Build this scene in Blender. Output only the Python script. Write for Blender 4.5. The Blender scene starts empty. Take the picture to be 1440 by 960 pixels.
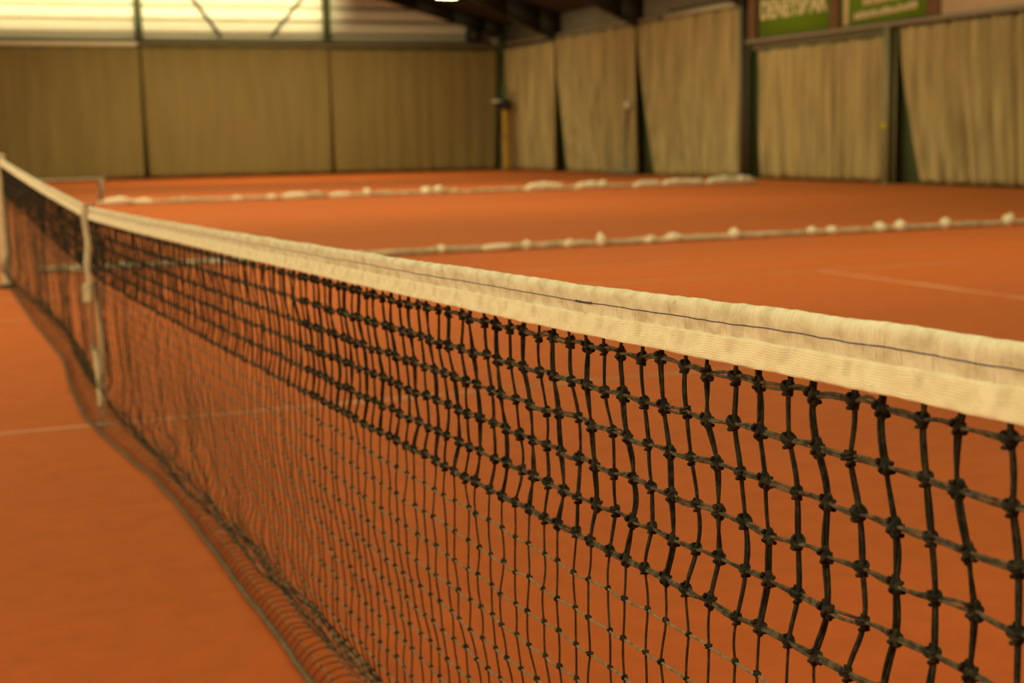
import bpy, bmesh, math, random
import numpy as np
from mathutils import Vector, Matrix, noise

random.seed(7)
rng = np.random.default_rng(7)
C = bpy.context.scene.collection
PI = math.pi

# ------------------------------------------------------------------ helpers
def link(name, me, mat=None, parent=None):
    o = bpy.data.objects.new(name, me)
    C.objects.link(o)
    if mat is not None and me is not None:
        for m in (mat if isinstance(mat, (list, tuple)) else [mat]):
            me.materials.append(m)
    if parent is not None:
        o.parent = parent
    return o

def tag(o, label, cat, group=None, kind=None):
    o['label'] = label
    o['category'] = cat
    if group: o['group'] = group
    if kind: o['kind'] = kind
    return o

def struct(o):
    o['kind'] = 'structure'
    return o

def empty(name, loc=(0, 0, 0), rz=0):
    o = bpy.data.objects.new(name, None)
    o.empty_display_size = 0.1
    C.objects.link(o)
    o.location = loc
    o.rotation_euler = (0, 0, rz)
    return o

class MB:
    """collects verts and faces for one mesh"""
    def __init__(self):
        self.v = []; self.f = []; self.n = 0; self.smooth = True
    def add(self, v, f):
        v = np.asarray(v, dtype=np.float32).reshape(-1, 3)
        f = np.asarray(f, dtype=np.int64)
        self.v.append(v); self.f.append(f + self.n); self.n += len(v)
    def box(self, lo, hi, M=None):
        (x0, y0, z0), (x1, y1, z1) = lo, hi
        v = np.array([(x0,y0,z0),(x1,y0,z0),(x1,y1,z0),(x0,y1,z0),(x0,y0,z1),(x1,y0,z1),(x1,y1,z1),(x0,y1,z1)], float)
        if M is not None:
            v = np.array([tuple(M @ Vector(p)) for p in v])
        self.add(v, [(0,3,2,1),(4,5,6,7),(0,1,5,4),(1,2,6,5),(2,3,7,6),(3,0,4,7)])
        return self
    def grid(self, P):
        """P (n,m,3) grid of points"""
        P = np.asarray(P, float); n, m = P.shape[:2]
        idx = np.arange(n*m).reshape(n, m)
        f = np.stack([idx[:-1,:-1], idx[1:,:-1], idx[1:,1:], idx[:-1,1:]], -1).reshape(-1, 4)
        self.add(P.reshape(-1, 3), f)
        return self
    def tubes(self, P, R, sides, ref, cap=False):
        """P (k,m,3) paths, R scalar or (k,m), swept with a fixed reference direction"""
        P = np.asarray(P, float)
        if P.ndim == 2: P = P[None]
        k, m, _ = P.shape
        T = np.gradient(P, axis=1)
        T /= np.linalg.norm(T, axis=2, keepdims=True) + 1e-12
        ref = np.broadcast_to(np.asarray(ref, float), P.shape)
        N = ref - (ref*T).sum(2, keepdims=True)*T
        N /= np.linalg.norm(N, axis=2, keepdims=True) + 1e-12
        B = np.cross(T, N)
        R = np.broadcast_to(np.asarray(R, float), (k, m))
        a = np.arange(sides)*2*PI/sides
        V = P[:, :, None] + R[:, :, None, None]*(np.cos(a)[None, None, :, None]*N[:, :, None] + np.sin(a)[None, None, :, None]*B[:, :, None])
        idx = np.arange(k*m*sides).reshape(k, m, sides)
        nx = np.roll(idx, -1, axis=2)
        f = np.stack([idx[:, :-1], nx[:, :-1], nx[:, 1:], idx[:, 1:]], -1).reshape(-1, 4)
        self.add(V.reshape(-1, 3), f)
        if cap:
            for q in range(k):
                for e, rev in ((0, True), (m-1, False)):
                    c = P[q, e]
                    ring = V[q, e]
                    vv = np.concatenate([ring, c[None]])
                    ff = [(i, (i+1) % sides, sides, sides) for i in range(sides)]
                    ff = [(b, a_, c_, c_) if rev else (a_, b, c_, c_) for a_, b, c_, _ in ff]
                    self.add(vv, ff)
        return self
    def inst(self, tv, tf, pos, rots=None, scale=None):
        """copies of a template mesh inside this one mesh"""
        pos = np.asarray(pos, float).reshape(-1, 3); k = len(pos)
        if k == 0: return self
        V = np.broadcast_to(tv, (k,) + tv.shape)
        if scale is not None:
            V = V*np.asarray(scale, float).reshape(k, 1, -1)
        if rots is not None:
            V = np.einsum('kij,kvj->kvi', rots, V)
        V = V + pos[:, None]
        F = tf[None] + (np.arange(k)*len(tv))[:, None, None]
        self.add(V.reshape(-1, 3), F.reshape(-1, tf.shape[1]))
        return self
    def build(self, name, mat, parent=None, smooth=True, uv=None):
        V = np.concatenate(self.v); F = np.concatenate(self.f)
        me = bpy.data.meshes.new(name)
        tri = F[:, 2] == F[:, 3]
        if tri.any():
            me.from_pydata([tuple(x) for x in V.tolist()], [], [tuple(q[:3]) if q[2] == q[3] else tuple(q) for q in F.tolist()])
        else:
            me.vertices.add(len(V)); me.vertices.foreach_set('co', V.astype(np.float32).ravel())
            me.loops.add(F.size); me.loops.foreach_set('vertex_index', F.ravel().astype(np.int32))
            me.polygons.add(len(F)); me.polygons.foreach_set('loop_start', (np.arange(len(F))*4).astype(np.int32))
            me.polygons.foreach_set('loop_total', np.full(len(F), 4, np.int32))
        if uv is not None:
            l = me.uv_layers.new(name='UVMap')
            l.data.foreach_set('uv', np.asarray(uv, np.float32)[F.ravel()].ravel())
        me.update(); me.validate()
        if smooth:
            me.polygons.foreach_set('use_smooth', np.ones(len(me.polygons), bool))
        return link(name, me, mat, parent)

def ellipsoid(rx, ry, rz, nu, nv):
    u = np.arange(nu)*2*PI/nu; w = np.linspace(0.02, PI-0.02, nv)
    V = np.stack([np.outer(np.sin(w), np.cos(u))*rx, np.outer(np.sin(w), np.sin(u))*ry, np.outer(np.cos(w), np.ones(nu))*rz], -1)
    idx = np.arange(nu*nv).reshape(nv, nu); nx = np.roll(idx, -1, 1)
    f = np.stack([idx[:-1], idx[1:], nx[1:], nx[:-1]], -1).reshape(-1, 4)
    return V.reshape(-1, 3), f

def smoothnoise(x, scale, seed):
    return noise.noise(Vector((x/scale, seed*13.7, seed*3.1)))

def bevelled(o, w, seg=2):
    m = o.modifiers.new('edge', 'BEVEL'); m.width = w; m.segments = seg
    m.limit_method = 'ANGLE'
    return o

# ------------------------------------------------------------------ materials
def mat(name, col, rough=0.7, metal=0.0, var=0.12, scale=8.0, bump=0.0, bscale=60.0, spec=0.3, col2=None, stretch=None):
    m = bpy.data.materials.new(name); m.use_nodes = True
    nt = m.node_tree; b = nt.nodes['Principled BSDF']
    b.inputs['Roughness'].default_value = rough
    b.inputs['Metallic'].default_value = metal
    b.inputs['Specular IOR Level'].default_value = spec
    tc = nt.nodes.new('ShaderNodeTexCoord'); mp = nt.nodes.new('ShaderNodeMapping')
    nt.links.new(tc.outputs['Object'], mp.inputs[0])
    if stretch: mp.inputs['Scale'].default_value = stretch
    n = nt.nodes.new('ShaderNodeTexNoise'); n.inputs['Scale'].default_value = scale; n.inputs['Detail'].default_value = 5
    nt.links.new(mp.outputs[0], n.inputs['Vector'])
    r = nt.nodes.new('ShaderNodeValToRGB')
    a = col; d = col2 or tuple(c*(1-2.2*var) for c in col)
    r.color_ramp.elements[0].position = 0.32; r.color_ramp.elements[1].position = 0.68
    r.color_ramp.elements[0].color = (*d, 1); r.color_ramp.elements[1].color = (*a, 1)
    nt.links.new(n.outputs['Fac'], r.inputs[0]); nt.links.new(r.outputs[0], b.inputs['Base Color'])
    if bump:
        n2 = nt.nodes.new('ShaderNodeTexNoise'); n2.inputs['Scale'].default_value = bscale; n2.inputs['Detail'].default_value = 6
        nt.links.new(mp.outputs[0], n2.inputs['Vector'])
        bp = nt.nodes.new('ShaderNodeBump'); bp.inputs['Strength'].default_value = bump; bp.inputs['Distance'].default_value = 0.01
        nt.links.new(n2.outputs['Fac'], bp.inputs['Height']); nt.links.new(bp.outputs[0], b.inputs['Normal'])
    m['b'] = 1
    return m

def emit_mat(name, col, s):
    m = bpy.data.materials.new(name); m.use_nodes = True
    b = m.node_tree.nodes['Principled BSDF']
    b.inputs['Base Color'].default_value = (0.8, 0.8, 0.75, 1)
    b.inputs['Emission Color'].default_value = (*col, 1); b.inputs['Emission Strength'].default_value = s
    return m

def floor_mat():
    m = bpy.data.materials.new('orange_clay'); m.use_nodes = True
    nt = m.node_tree; b = nt.nodes['Principled BSDF']
    b.inputs['Roughness'].default_value = 0.85; b.inputs['Specular IOR Level'].default_value = 0.12
    b.inputs['Sheen Tint'].default_value = (1.0, 0.72, 0.25, 1); b.inputs['Sheen Weight'].default_value = 0.09; b.inputs['Sheen Roughness'].default_value = 0.45      # dusty clay
    tc = nt.nodes.new('ShaderNodeTexCoord')
    def nz(s, d=4, r=0.55, stretch=None):
        n = nt.nodes.new('ShaderNodeTexNoise'); n.inputs['Scale'].default_value = s; n.inputs['Detail'].default_value = d
        n.inputs['Roughness'].default_value = r
        if stretch:
            mp = nt.nodes.new('ShaderNodeMapping'); mp.inputs['Scale'].default_value = stretch
            nt.links.new(tc.outputs['Object'], mp.inputs[0]); nt.links.new(mp.outputs[0], n.inputs['Vector'])
        else:
            nt.links.new(tc.outputs['Object'], n.inputs['Vector'])
        return n
    big = nz(0.7, 4, 0.5, (0.35, 1.6, 1)); mid = nz(9, 6, 0.6); fine = nz(420, 3, 0.7)
    r1 = nt.nodes.new('ShaderNodeValToRGB')
    r1.color_ramp.elements[0].position = 0.3; r1.color_ramp.elements[1].position = 0.7
    r1.color_ramp.elements[0].color = (*FLOOR_A, 1); r1.color_ramp.elements[1].color = (*FLOOR_B, 1)
    nt.links.new(big.outputs['Fac'], r1.inputs[0])
    mx = nt.nodes.new('ShaderNodeMixRGB'); mx.blend_type = 'MULTIPLY'; mx.inputs[0].default_value = 1
    r2 = nt.nodes.new('ShaderNodeValToRGB')
    r2.color_ramp.elements[0].position = 0.25; r2.color_ramp.elements[1].position = 0.75
    r2.color_ramp.elements[0].color = (0.86, 0.84, 0.82, 1); r2.color_ramp.elements[1].color = (1.06, 1.06, 1.05, 1)
    nt.links.new(mid.outputs['Fac'], r2.inputs[0])
    nt.links.new(r1.outputs[0], mx.inputs[1]); nt.links.new(r2.outputs[0], mx.inputs[2])
    mx2 = nt.nodes.new('ShaderNodeMixRGB'); mx2.blend_type = 'MULTIPLY'; mx2.inputs[0].default_value = 1
    r3 = nt.nodes.new('ShaderNodeValToRGB')
    r3.color_ramp.elements[0].position = 0.3; r3.color_ramp.elements[1].position = 0.7
    r3.color_ramp.elements[0].color = (0.85, 0.83, 0.8, 1); r3.color_ramp.elements[1].color = (1.08, 1.08, 1.08, 1)
    nt.links.new(fine.outputs['Fac'], r3.inputs[0])
    nt.links.new(mx.outputs[0], mx2.inputs[1]); nt.links.new(r3.outputs[0], mx2.inputs[2])
    nt.links.new(mx2.outputs[0], b.inputs['Base Color'])
    bp = nt.nodes.new('ShaderNodeBump'); bp.inputs['Strength'].default_value = 0.35; bp.inputs['Distance'].default_value = 0.002
    nt.links.new(fine.outputs['Fac'], bp.inputs['Height']); nt.links.new(bp.outputs[0], b.inputs['Normal'])
    return m

def line_mat():
    """white inlaid line, mostly worn over with clay"""
    m = bpy.data.materials.new('clay_dusted_line'); m.use_nodes = True
    nt = m.node_tree; b = nt.nodes['Principled BSDF']; b.inputs['Roughness'].default_value = 0.85
    b.inputs['Specular IOR Level'].default_value = 0.2
    tc = nt.nodes.new('ShaderNodeTexCoord')
    n = nt.nodes.new('ShaderNodeTexNoise'); n.inputs['Scale'].default_value = 1.3; n.inputs['Detail'].default_value = 7; n.inputs['Roughness'].default_value = 0.65
    nt.links.new(tc.outputs['Object'], n.inputs['Vector'])
    r = nt.nodes.new('ShaderNodeValToRGB')
    r.color_ramp.elements[0].position = 0.32; r.color_ramp.elements[1].position = 0.66
    r.color_ramp.elements[0].color = (*[0.94*x for x in FLOOR_B], 1)
    r.color_ramp.elements[1].color = (0.72, 0.44, 0.28, 1)
    nt.links.new(n.outputs['Fac'], r.inputs[0]); nt.links.new(r.outputs[0], b.inputs['Base Color'])
    return m

def tape_mat(name, base, dark, ribs):
    """UV: u along the net in metres, v across the band in metres"""
    m = bpy.data.materials.new(name); m.use_nodes = True
    nt = m.node_tree; b = nt.nodes['Principled BSDF']
    b.inputs['Roughness'].default_value = 0.75 if ribs else 0.55
    b.inputs['Specular IOR Level'].default_value = 0.25
    uv = nt.nodes.new('ShaderNodeUVMap'); uv.uv_map = 'UVMap'
    def nz(scale, stretch, detail=5):
        mp = nt.nodes.new('ShaderNodeMapping'); mp.inputs['Scale'].default_value = stretch
        nt.links.new(uv.outputs[0], mp.inputs[0])
        n = nt.nodes.new('ShaderNodeTexNoise'); n.inputs['Scale'].default_value = scale; n.inputs['Detail'].default_value = detail
        nt.links.new(mp.outputs[0], n.inputs['Vector']); return n
    stain = nz(1.0, (38, 60, 1), 4)
    r = nt.nodes.new('ShaderNodeValToRGB')
    r.color_ramp.elements[0].position = 0.3; r.color_ramp.elements[1].position = 0.58
    r.color_ramp.elements[0].color = (*dark, 1); r.color_ramp.elements[1].color = (*base, 1)
    nt.links.new(stain.outputs['Fac'], r.inputs[0])
    grime = nz(1.0, (120, 240, 1), 4)
    r2 = nt.nodes.new('ShaderNodeValToRGB')
    r2.color_ramp.elements[0].position = 0.22; r2.color_ramp.elements[1].position = 0.36
    r2.color_ramp.elements[0].color = (0.72, 0.64, 0.52, 1); r2.color_ramp.elements[1].color = (1, 1, 1, 1)
    nt.links.new(grime.outputs['Fac'], r2.inputs[0])
    mx = nt.nodes.new('ShaderNodeMixRGB'); mx.blend_type = 'MULTIPLY'; mx.inputs[0].default_value = 1
    nt.links.new(r.outputs[0], mx.inputs[1]); nt.links.new(r2.outputs[0], mx.inputs[2])
    nt.links.new(mx.outputs[0], b.inputs['Base Color'])
    if ribs:                                   # grubby marks rubbed through over every second upright cord
        sp = nt.nodes.new('ShaderNodeSeparateXYZ'); nt.links.new(uv.outputs[0], sp.inputs[0])
        def mth(op, a, b_=None, c=None):
            q = nt.nodes.new('ShaderNodeMath'); q.operation = op
            for k, v in enumerate((a, b_, c)):
                if v is None: continue
                if isinstance(v, (int, float)): q.inputs[k].default_value = v
                else: nt.links.new(v, q.inputs[k])
            return q.outputs[0]
        wob = nz(1.0, (60, 200, 1), 3)
        u = mth('ADD', sp.outputs[0], mth('MULTIPLY', wob.outputs['Fac'], 0.008))
        fr = mth('FRACT', mth('DIVIDE', mth('ADD', u, 5.4203+0.0432), 0.0864))
        du = mth('ABSOLUTE', mth('SUBTRACT', fr, 0.5))
        mu = nt.nodes.new('ShaderNodeMapRange'); mu.inputs[1].default_value = 0.10; mu.inputs[2].default_value = 0.03
        nt.links.new(du, mu.inputs[0])
        dv_ = mth('ABSOLUTE', mth('SUBTRACT', sp.outputs[1], 0.4625))
        mv = nt.nodes.new('ShaderNodeMapRange'); mv.inputs[1].default_value = 0.0085; mv.inputs[2].default_value = 0.004
        nt.links.new(dv_, mv.inputs[0])
        msk = mth('MULTIPLY', mth('MULTIPLY', mu.outputs[0], mv.outputs[0]), mth('MULTIPLY', mth('MULTIPLY', grime.outputs['Fac'], stain.outputs['Fac']), 0.85))
        m3 = nt.nodes.new('ShaderNodeMixRGB'); m3.inputs[2].default_value = (0.30, 0.22, 0.14, 1)
        nt.links.new(msk, m3.inputs[0]); nt.links.new(mx.outputs[0], m3.inputs[1]); nt.links.new(m3.outputs[0], b.inputs['Base Color'])
    bp = nt.nodes.new('ShaderNodeBump')
    if ribs:
        w = nt.nodes.new('ShaderNodeTexWave'); w.wave_type = 'BANDS'; w.bands_direction = 'Y'
        w.inputs['Scale'].default_value = 1.0; w.inputs['Distortion'].default_value = 7.0; w.inputs['Detail'].default_value = 2; w.inputs['Detail Scale'].default_value = 0.4
        mp = nt.nodes.new('ShaderNodeMapping'); mp.inputs['Scale'].default_value = (90, 150, 1)
        nt.links.new(uv.outputs[0], mp.inputs[0]); nt.links.new(mp.outputs[0], w.inputs['Vector'])
        w2 = nz(1.0, (900, 300, 1), 2)
        ad = nt.nodes.new('ShaderNodeMath'); ad.operation = 'ADD'
        nt.links.new(w.outputs['Fac'], ad.inputs[0]); nt.links.new(w2.outputs['Fac'], ad.inputs[1])
        nt.links.new(ad.outputs[0], bp.inputs['Height'])
        bp.inputs['Strength'].default_value = 0.34; bp.inputs['Distance'].default_value = 0.0009
    else:
        w2 = nz(1.0, (170, 26, 1), 4)
        nt.links.new(w2.outputs['Fac'], bp.inputs['Height'])
        bp.inputs['Strength'].default_value = 1.0; bp.inputs['Distance'].default_value = 0.006
    nt.links.new(bp.outputs[0], b.inputs['Normal'])
    return m

def cord_mat(name, col, dust, amount):
    m = bpy.data.materials.new(name); m.use_nodes = True
    nt = m.node_tree; b = nt.nodes['Principled BSDF']; b.inputs['Roughness'].default_value = 0.8
    b.inputs['Specular IOR Level'].default_value = 0.2
    tc = nt.nodes.new('ShaderNodeTexCoord')
    n = nt.nodes.new('ShaderNodeTexNoise'); n.inputs['Scale'].default_value = 140; n.inputs['Detail'].default_value = 4
    nt.links.new(tc.outputs['Object'], n.inputs['Vector'])
    r = nt.nodes.new('ShaderNodeValToRGB')
    r.color_ramp.elements[0].position = 0.5-amount; r.color_ramp.elements[1].position = 0.82-amount
    r.color_ramp.elements[0].color = (*col, 1); r.color_ramp.elements[1].color = (*dust, 1)
    nt.links.new(n.outputs['Fac'], r.inputs[0]); nt.links.new(r.outputs[0], b.inputs['Base Color'])
    n2 = nt.nodes.new('ShaderNodeTexNoise'); n2.inputs['Scale'].default_value = 900; n2.inputs['Detail'].default_value = 2
    nt.links.new(tc.outputs['Object'], n2.inputs['Vector'])
    bp = nt.nodes.new('ShaderNodeBump'); bp.inputs['Strength'].default_value = 0.6; bp.inputs['Distance'].default_value = 0.001
    nt.links.new(n2.outputs['Fac'], bp.inputs['Height']); nt.links.new(bp.outputs[0], b.inputs['Normal'])
    return m

FLOOR_A = (0.54, 0.112, 0.029); FLOOR_B = (0.59, 0.124, 0.032)
M = {}
M['floor'] = floor_mat(); M['line'] = line_mat()
M['canvas'] = tape_mat('white_canvas', (0.86, 0.81, 0.70), (0.64, 0.56, 0.43), False)
M['woven'] = tape_mat('white_woven_band', (0.90, 0.82, 0.68), (0.78, 0.68, 0.52), True)
M['blue'] = mat('blue_thread', (0.05, 0.045, 0.12), 0.7, var=0.05)
M['cord'] = cord_mat('black_cord', (0.014, 0.0125, 0.010), (0.060, 0.050, 0.036), 0.06)
M['cord_h'] = cord_mat('dusty_toplit_cord', (0.034, 0.029, 0.022), (0.15, 0.12, 0.085), 0.14)  # light from above put into the row cords' colour, besides dust
M['twine'] = cord_mat('brown_black_twine', (0.030, 0.023, 0.017), (0.085, 0.064, 0.045), 0.08)
M['twine_h'] = cord_mat('dusty_toplit_twine', (0.12, 0.095, 0.066), (0.28, 0.22, 0.15), 0.2)  # row twine coloured lighter for overhead light as well as dust
M['hemcord'] = mat('dusty_grey_cord', (0.21, 0.155, 0.105), 0.9, var=0.15, scale=30)
M['webbing'] = mat('cream_webbing', (0.66, 0.55, 0.40), 0.8, var=0.12, scale=14, bump=0.4, bscale=300)
M['webdark'] = mat('dark_webbing', (0.24, 0.20, 0.15), 0.85, var=0.2, scale=30)  # darker tone for the twisted stretch
M['steel'] = mat('dull_steel', (0.45, 0.44, 0.42), 0.4, 0.7, var=0.1)
M['postpaint'] = mat('cream_painted_steel', (0.62, 0.50, 0.36), 0.5, 0.0, var=0.06)
M['darkmetal'] = mat('dark_metal', (0.05, 0.05, 0.045), 0.5, 0.4)
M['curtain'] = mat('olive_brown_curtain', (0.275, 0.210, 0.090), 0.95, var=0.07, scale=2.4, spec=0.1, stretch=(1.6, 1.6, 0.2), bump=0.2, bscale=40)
M['curtain_r'] = mat('brown_curtain', (0.56, 0.44, 0.235), 0.95, var=0.19, scale=2.6, spec=0.1, stretch=(1.6, 1.6, 0.15), bump=0.2, bscale=40)  # upright streaks in the colour stand in for pleat shading
M['lining'] = mat('dark_green_lining', (0.12, 0.175, 0.075), 0.85, var=0.06, scale=1.5)
M['joint'] = mat('brown_joint_strip', (0.36, 0.28, 0.17), 0.7, var=0.06)
M['green'] = mat('dark_green_wall', (0.14, 0.20, 0.08), 0.8, var=0.06, scale=1.5)
M['greenpost'] = mat('dark_green_paint', (0.10, 0.14, 0.06), 0.55, var=0.06)
M['farpost'] = mat('dark_olive_paint', (0.075, 0.085, 0.042), 0.6, var=0.06)
M['olivepost'] = mat('olive_paint', (0.30, 0.29, 0.17), 0.6, var=0.06)
M['greypost'] = mat('grey_green_paint', (0.20, 0.20, 0.15), 0.6, var=0.06)
M['clad'] = mat('white_corrugated_metal', (0.78, 0.74, 0.66), 0.5, 0.0, var=0.05, scale=1.0, stretch=(0.3, 1, 2.5))
M['panel'] = mat('grey_wall_panel', (0.24, 0.22, 0.18), 0.8, var=0.06, scale=1.0)
M['roof'] = mat('dark_roof_sheet', (0.055, 0.05, 0.042), 0.85, var=0.08, scale=1.0)
M['rafter'] = mat('dark_rafter_paint', (0.04, 0.042, 0.032), 0.6, var=0.06)
M['railshaded'] = mat('shaded_rail', (0.22, 0.17, 0.11), 0.7, var=0.06)  # shaded stretch of the far rail, darkness put into its colour
M['rail'] = mat('grey_brown_rail', (0.34, 0.29, 0.23), 0.6, var=0.06)
M['raillit'] = mat('lit_rail', (0.86, 0.79, 0.64), 0.6, var=0.06)  # brightness of lit rails put into their colour
M['header'] = mat('green_grey_board', (0.16, 0.15, 0.095), 0.75, var=0.06)
M['brown'] = mat('brown_timber', (0.20, 0.105, 0.055), 0.7, var=0.12, scale=6)
M['bgreen'] = mat('green_banner_sheet', (0.16, 0.32, 0.018), 0.6, var=0.05, scale=0.8)
M['bcream'] = mat('cream_banner_sheet', (0.78, 0.66, 0.50), 0.6, var=0.05, scale=0.8)
M['btext'] = mat('cream_lettering', (0.84, 0.70, 0.46), 0.6, var=0.04)
M['hem'] = mat('grubby_white_hem', (0.72, 0.62, 0.46), 0.9, var=0.2, scale=9, bump=0.5, bscale=50)
M['hemwhite'] = mat('white_hem_cloth', (0.92, 0.86, 0.70), 0.9, var=0.08, scale=14, bump=0.5, bscale=60)
M['hemdark'] = mat('brown_net_heap', (0.13, 0.08, 0.05), 0.95, var=0.2, scale=20, bump=0.8, bscale=90)
M['benchgrey'] = mat('grey_bench_metal', (0.33, 0.29, 0.25), 0.5, 0.2, var=0.08)
M['benchseat'] = mat('worn_bench_seat', (0.46, 0.39, 0.30), 0.6, var=0.12)
M['yellow'] = mat('yellow_handle', (0.52, 0.31, 0.035), 0.5, var=0.08)
M['red'] = mat('red_sleeve', (0.40, 0.10, 0.05), 0.6, var=0.05)
M['pale'] = mat('pale_plastic', (0.75, 0.72, 0.66), 0.5, var=0.04)
M['bristle'] = mat('brown_grey_bristle', (0.30, 0.23, 0.19), 0.95, var=0.2, scale=30)
M['marker'] = mat('yellow_marker', (0.65, 0.55, 0.03), 0.5, var=0.04)
M['black'] = mat('black_cabinet', (0.018, 0.018, 0.018), 0.6, var=0.05)
M['lamp'] = emit_mat('lamp_glow', (1.0, 0.86, 0.42), 14.0)
M['housing'] = mat('lamp_housing', (0.6, 0.57, 0.5), 0.4, 0.2)

# ------------------------------------------------------------------ hall geometry (metres; court net on X=0, centre strap at the origin)
YW = 43.04      # curtain line in front of the far wall
XW = 19.35      # curtain line in front of the right wall
EAVE = 5.1; SLOPE = 0.285
def roof_z(x): return EAVE + (19.8 - abs(x))*SLOPE

# floor
b = MB(); b.grid(np.array([[(x, y, 0) for y in (-16, 0, 15, 30, 44.2)] for x in (-20.5, -8, 0, 8, 20.5)]))
floor = struct(b.build('floor', M['floor'], smooth=False))
lines = MB()
def strip(x0, y0, x1, y1): lines.box((x0, y0, -0.004), (x1, y1, 0.0015))
strip(-6.4, -0.025, 6.4, 0.025)
for y in (-5.485, -4.115, 4.115, 5.485): strip(-11.885, y-0.02, 11.885, y+0.02)
for x in (-6.4, 6.4): strip(x-0.025, -4.115, x+0.025, 4.115)
for x in (-11.885, 11.885): strip(x-0.04, -5.485, x+0.04, 5.485)
o = lines.build('court_lines', M['line'], floor, smooth=False)

# far wall: plain backing below, corrugated cladding above
b = MB().box((-20, YW+0.38, 0), (20.2, YW+0.60, 4.5)).box((-20, YW+0.60, 0), (20.2, YW+0.75, 11))
wall_far = struct(b.build('wall_far', M['green'], smooth=False))
zs = []; xs = []
z = 4.37
prof = []                     # horizontal ribs: deep trapezoid every 0.45 m with fine flutes between
while z < 9.5:
    prof += [(z-0.02, 0.05), (z+0.04, -0.05)]
    for q in range(5):
        z0 = z+0.055+q*0.06
        prof += [(z0, -0.06), (z0+0.022, -0.066), (z0+0.04, -0.052)]
    prof += [(z+0.365, -0.06), (z+0.40, 0.05)]
    z += 0.455
P = np.array([[(x, YW+0.5+d, zz) for zz, d in prof] for x in (-20, -6.45, 0, 6.45, 12.9, 20)])
b = MB().grid(P)
b.build('cladding', M['clad'], wall_far, smooth=False)
for zz in (4.82, 5.275, 5.73, 6.185, 6.64, 7.095):
    MB().box((-20, YW+0.40, zz-0.035), (20, YW+0.452, zz+0.035)).build('joint_strip', M['joint'], wall_far, smooth=False)

# right wall
b = MB().box((XW+0.27, -16, 0), (XW+0.75, YW+0.38, EAVE+0.4))
wall_right = struct(b.build('wall_right', M['green'], smooth=False))
NT = 20
for y0, y1, xx in ((36.7, 38.35, 0.22), (30.8, 32.5, 0.22), (25.3, 26.05, 0.17), (18.9, 20.02, 0.17)):
    NT += 1
    struct(MB().box((XW+xx, y0, 0), (XW+xx+0.02, y1, 3.2)).build('trim_%d' % NT, M['lining'], smooth=False))
b = MB().box((XW+0.17, 26.5, 4.0), (XW+0.269, YW+0.31, EAVE+0.3))
b.build('upper_panel', M['panel'], wall_right, smooth=False)
b = MB().box((XW+0.17, -16, 3.3), (XW+0.269, 26.0, EAVE+0.3))
b.build('upper_panel', M['panel'], wall_right, smooth=False)

# roof: two slopes
b = MB()
for s in (1, -1):
    b.grid(np.array([[(s*x, y, roof_z(x)+0.02) for y in (-16, 15, YW+0.75)] for x in (0, 7, 14, 20.2)]))
    b.grid(np.array([[(s*x, y, roof_z(x)+0.14) for y in (-16, 15, YW+0.75)] for x in (0, 7, 14, 20.2)]))
ceiling = struct(b.build('ceiling', M['roof'], smooth=False))

# portal-frame rafters with haunches at the eaves, one per bay; the last lies along the far wall
n = 0
for y in (YW+0.15, 38.2, 32.3, 26.25, 20.26, 14.3, 8.3, 2.3, -3.7):
    n += 1
    b = MB()
    for s in (1, -1):
        pr = []
        for x in (19.55, 18.8, 17.6, 16.2, 12, 6, 0):
            d = 0.42 + (0.55*max(0, (x-16.2)/3.6) if n > 1 else 0.0)
            pr.append((x, d))
        for w, t0, t1 in ((0.09, None, None),):
            top = [(s*x, roof_z(x)) for x, d in pr]; bot = [(s*x, roof_z(x)-d) for x, d in pr]
            for k in range(len(pr)-1):
                v = []
                for yy in (y-0.02, y+0.02):
                    v += [(top[k][0], yy, top[k][1]), (top[k+1][0], yy, top[k+1][1]), (bot[k+1][0], yy, bot[k+1][1]), (bot[k][0], yy, bot[k][1])]
                b.add(v, [(0,1,2,3),(7,6,5,4),(0,4,5,1),(3,2,6,7),(0,3,7,4),(1,5,6,2)])
                v = []
                for yy in (y-0.13, y+0.13):
                    v += [(bot[k][0], yy, bot[k][1]), (bot[k+1][0], yy, bot[k+1][1]), (bot[k+1][0], yy, bot[k+1][1]-0.03), (bot[k][0], yy, bot[k][1]-0.03)]
                b.add(v, [(0,1,2,3),(7,6,5,4),(0,4,5,1),(3,2,6,7),(0,3,7,4),(1,5,6,2)])
    struct(b.build('trim_%d' % n, M['rafter'], smooth=False))

# ------------------------------------------------------------------ posts of the hall frame that show between the curtains
def post(name, x, y, z1, w, m, label, cat='post', z0=0.0):
    b = MB()
    b.box((x-w/2, y-w/2, z0), (x+w/2, y+w/2, z1))
    o = bevelled(b.build(name, m, smooth=False), 0.012)
    return tag(o, label, cat)
def hpost(x, y, z1, m, label, along='x', w=0.22):
    """I-section post, flanges facing the court"""
    r = empty('steel_post', (x, y, 0)); tag(r, label, 'post')
    def bx(nm, sx, sy, ox, oy, h0, h1):
        if along == 'y': sx, sy, ox, oy = sy, sx, oy, ox
        q = MB().box((ox-sx/2, oy-sy/2, h0), (ox+sx/2, oy+sy/2, h1)).build(nm, m, r, smooth=False)
        return q
    bx('flange', w, 0.016, 0, -0.10, 0.012, z1)
    bx('flange', w, 0.016, 0, 0.10, 0.012, z1)
    bx('web', 0.014, 0.19, 0, 0, 0.012, z1)
    bx('base_plate', 0.34, 0.32, 0, 0, 0, 0.012)
    return r
hpost(6.52, YW+0.18, roof_z(6.5)-0.5, M['farpost'], 'dark green steel post at the far wall left of the crossing braces')
hpost(12.92, YW+0.18, roof_z(12.9)-0.5, M['farpost'], 'dark green steel post at the far wall right of the crossing braces')
hpost(19.40, YW+0.18, roof_z(19.4)-0.35, M['greenpost'], 'dark steel post standing in the far corner behind the curtains')
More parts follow.
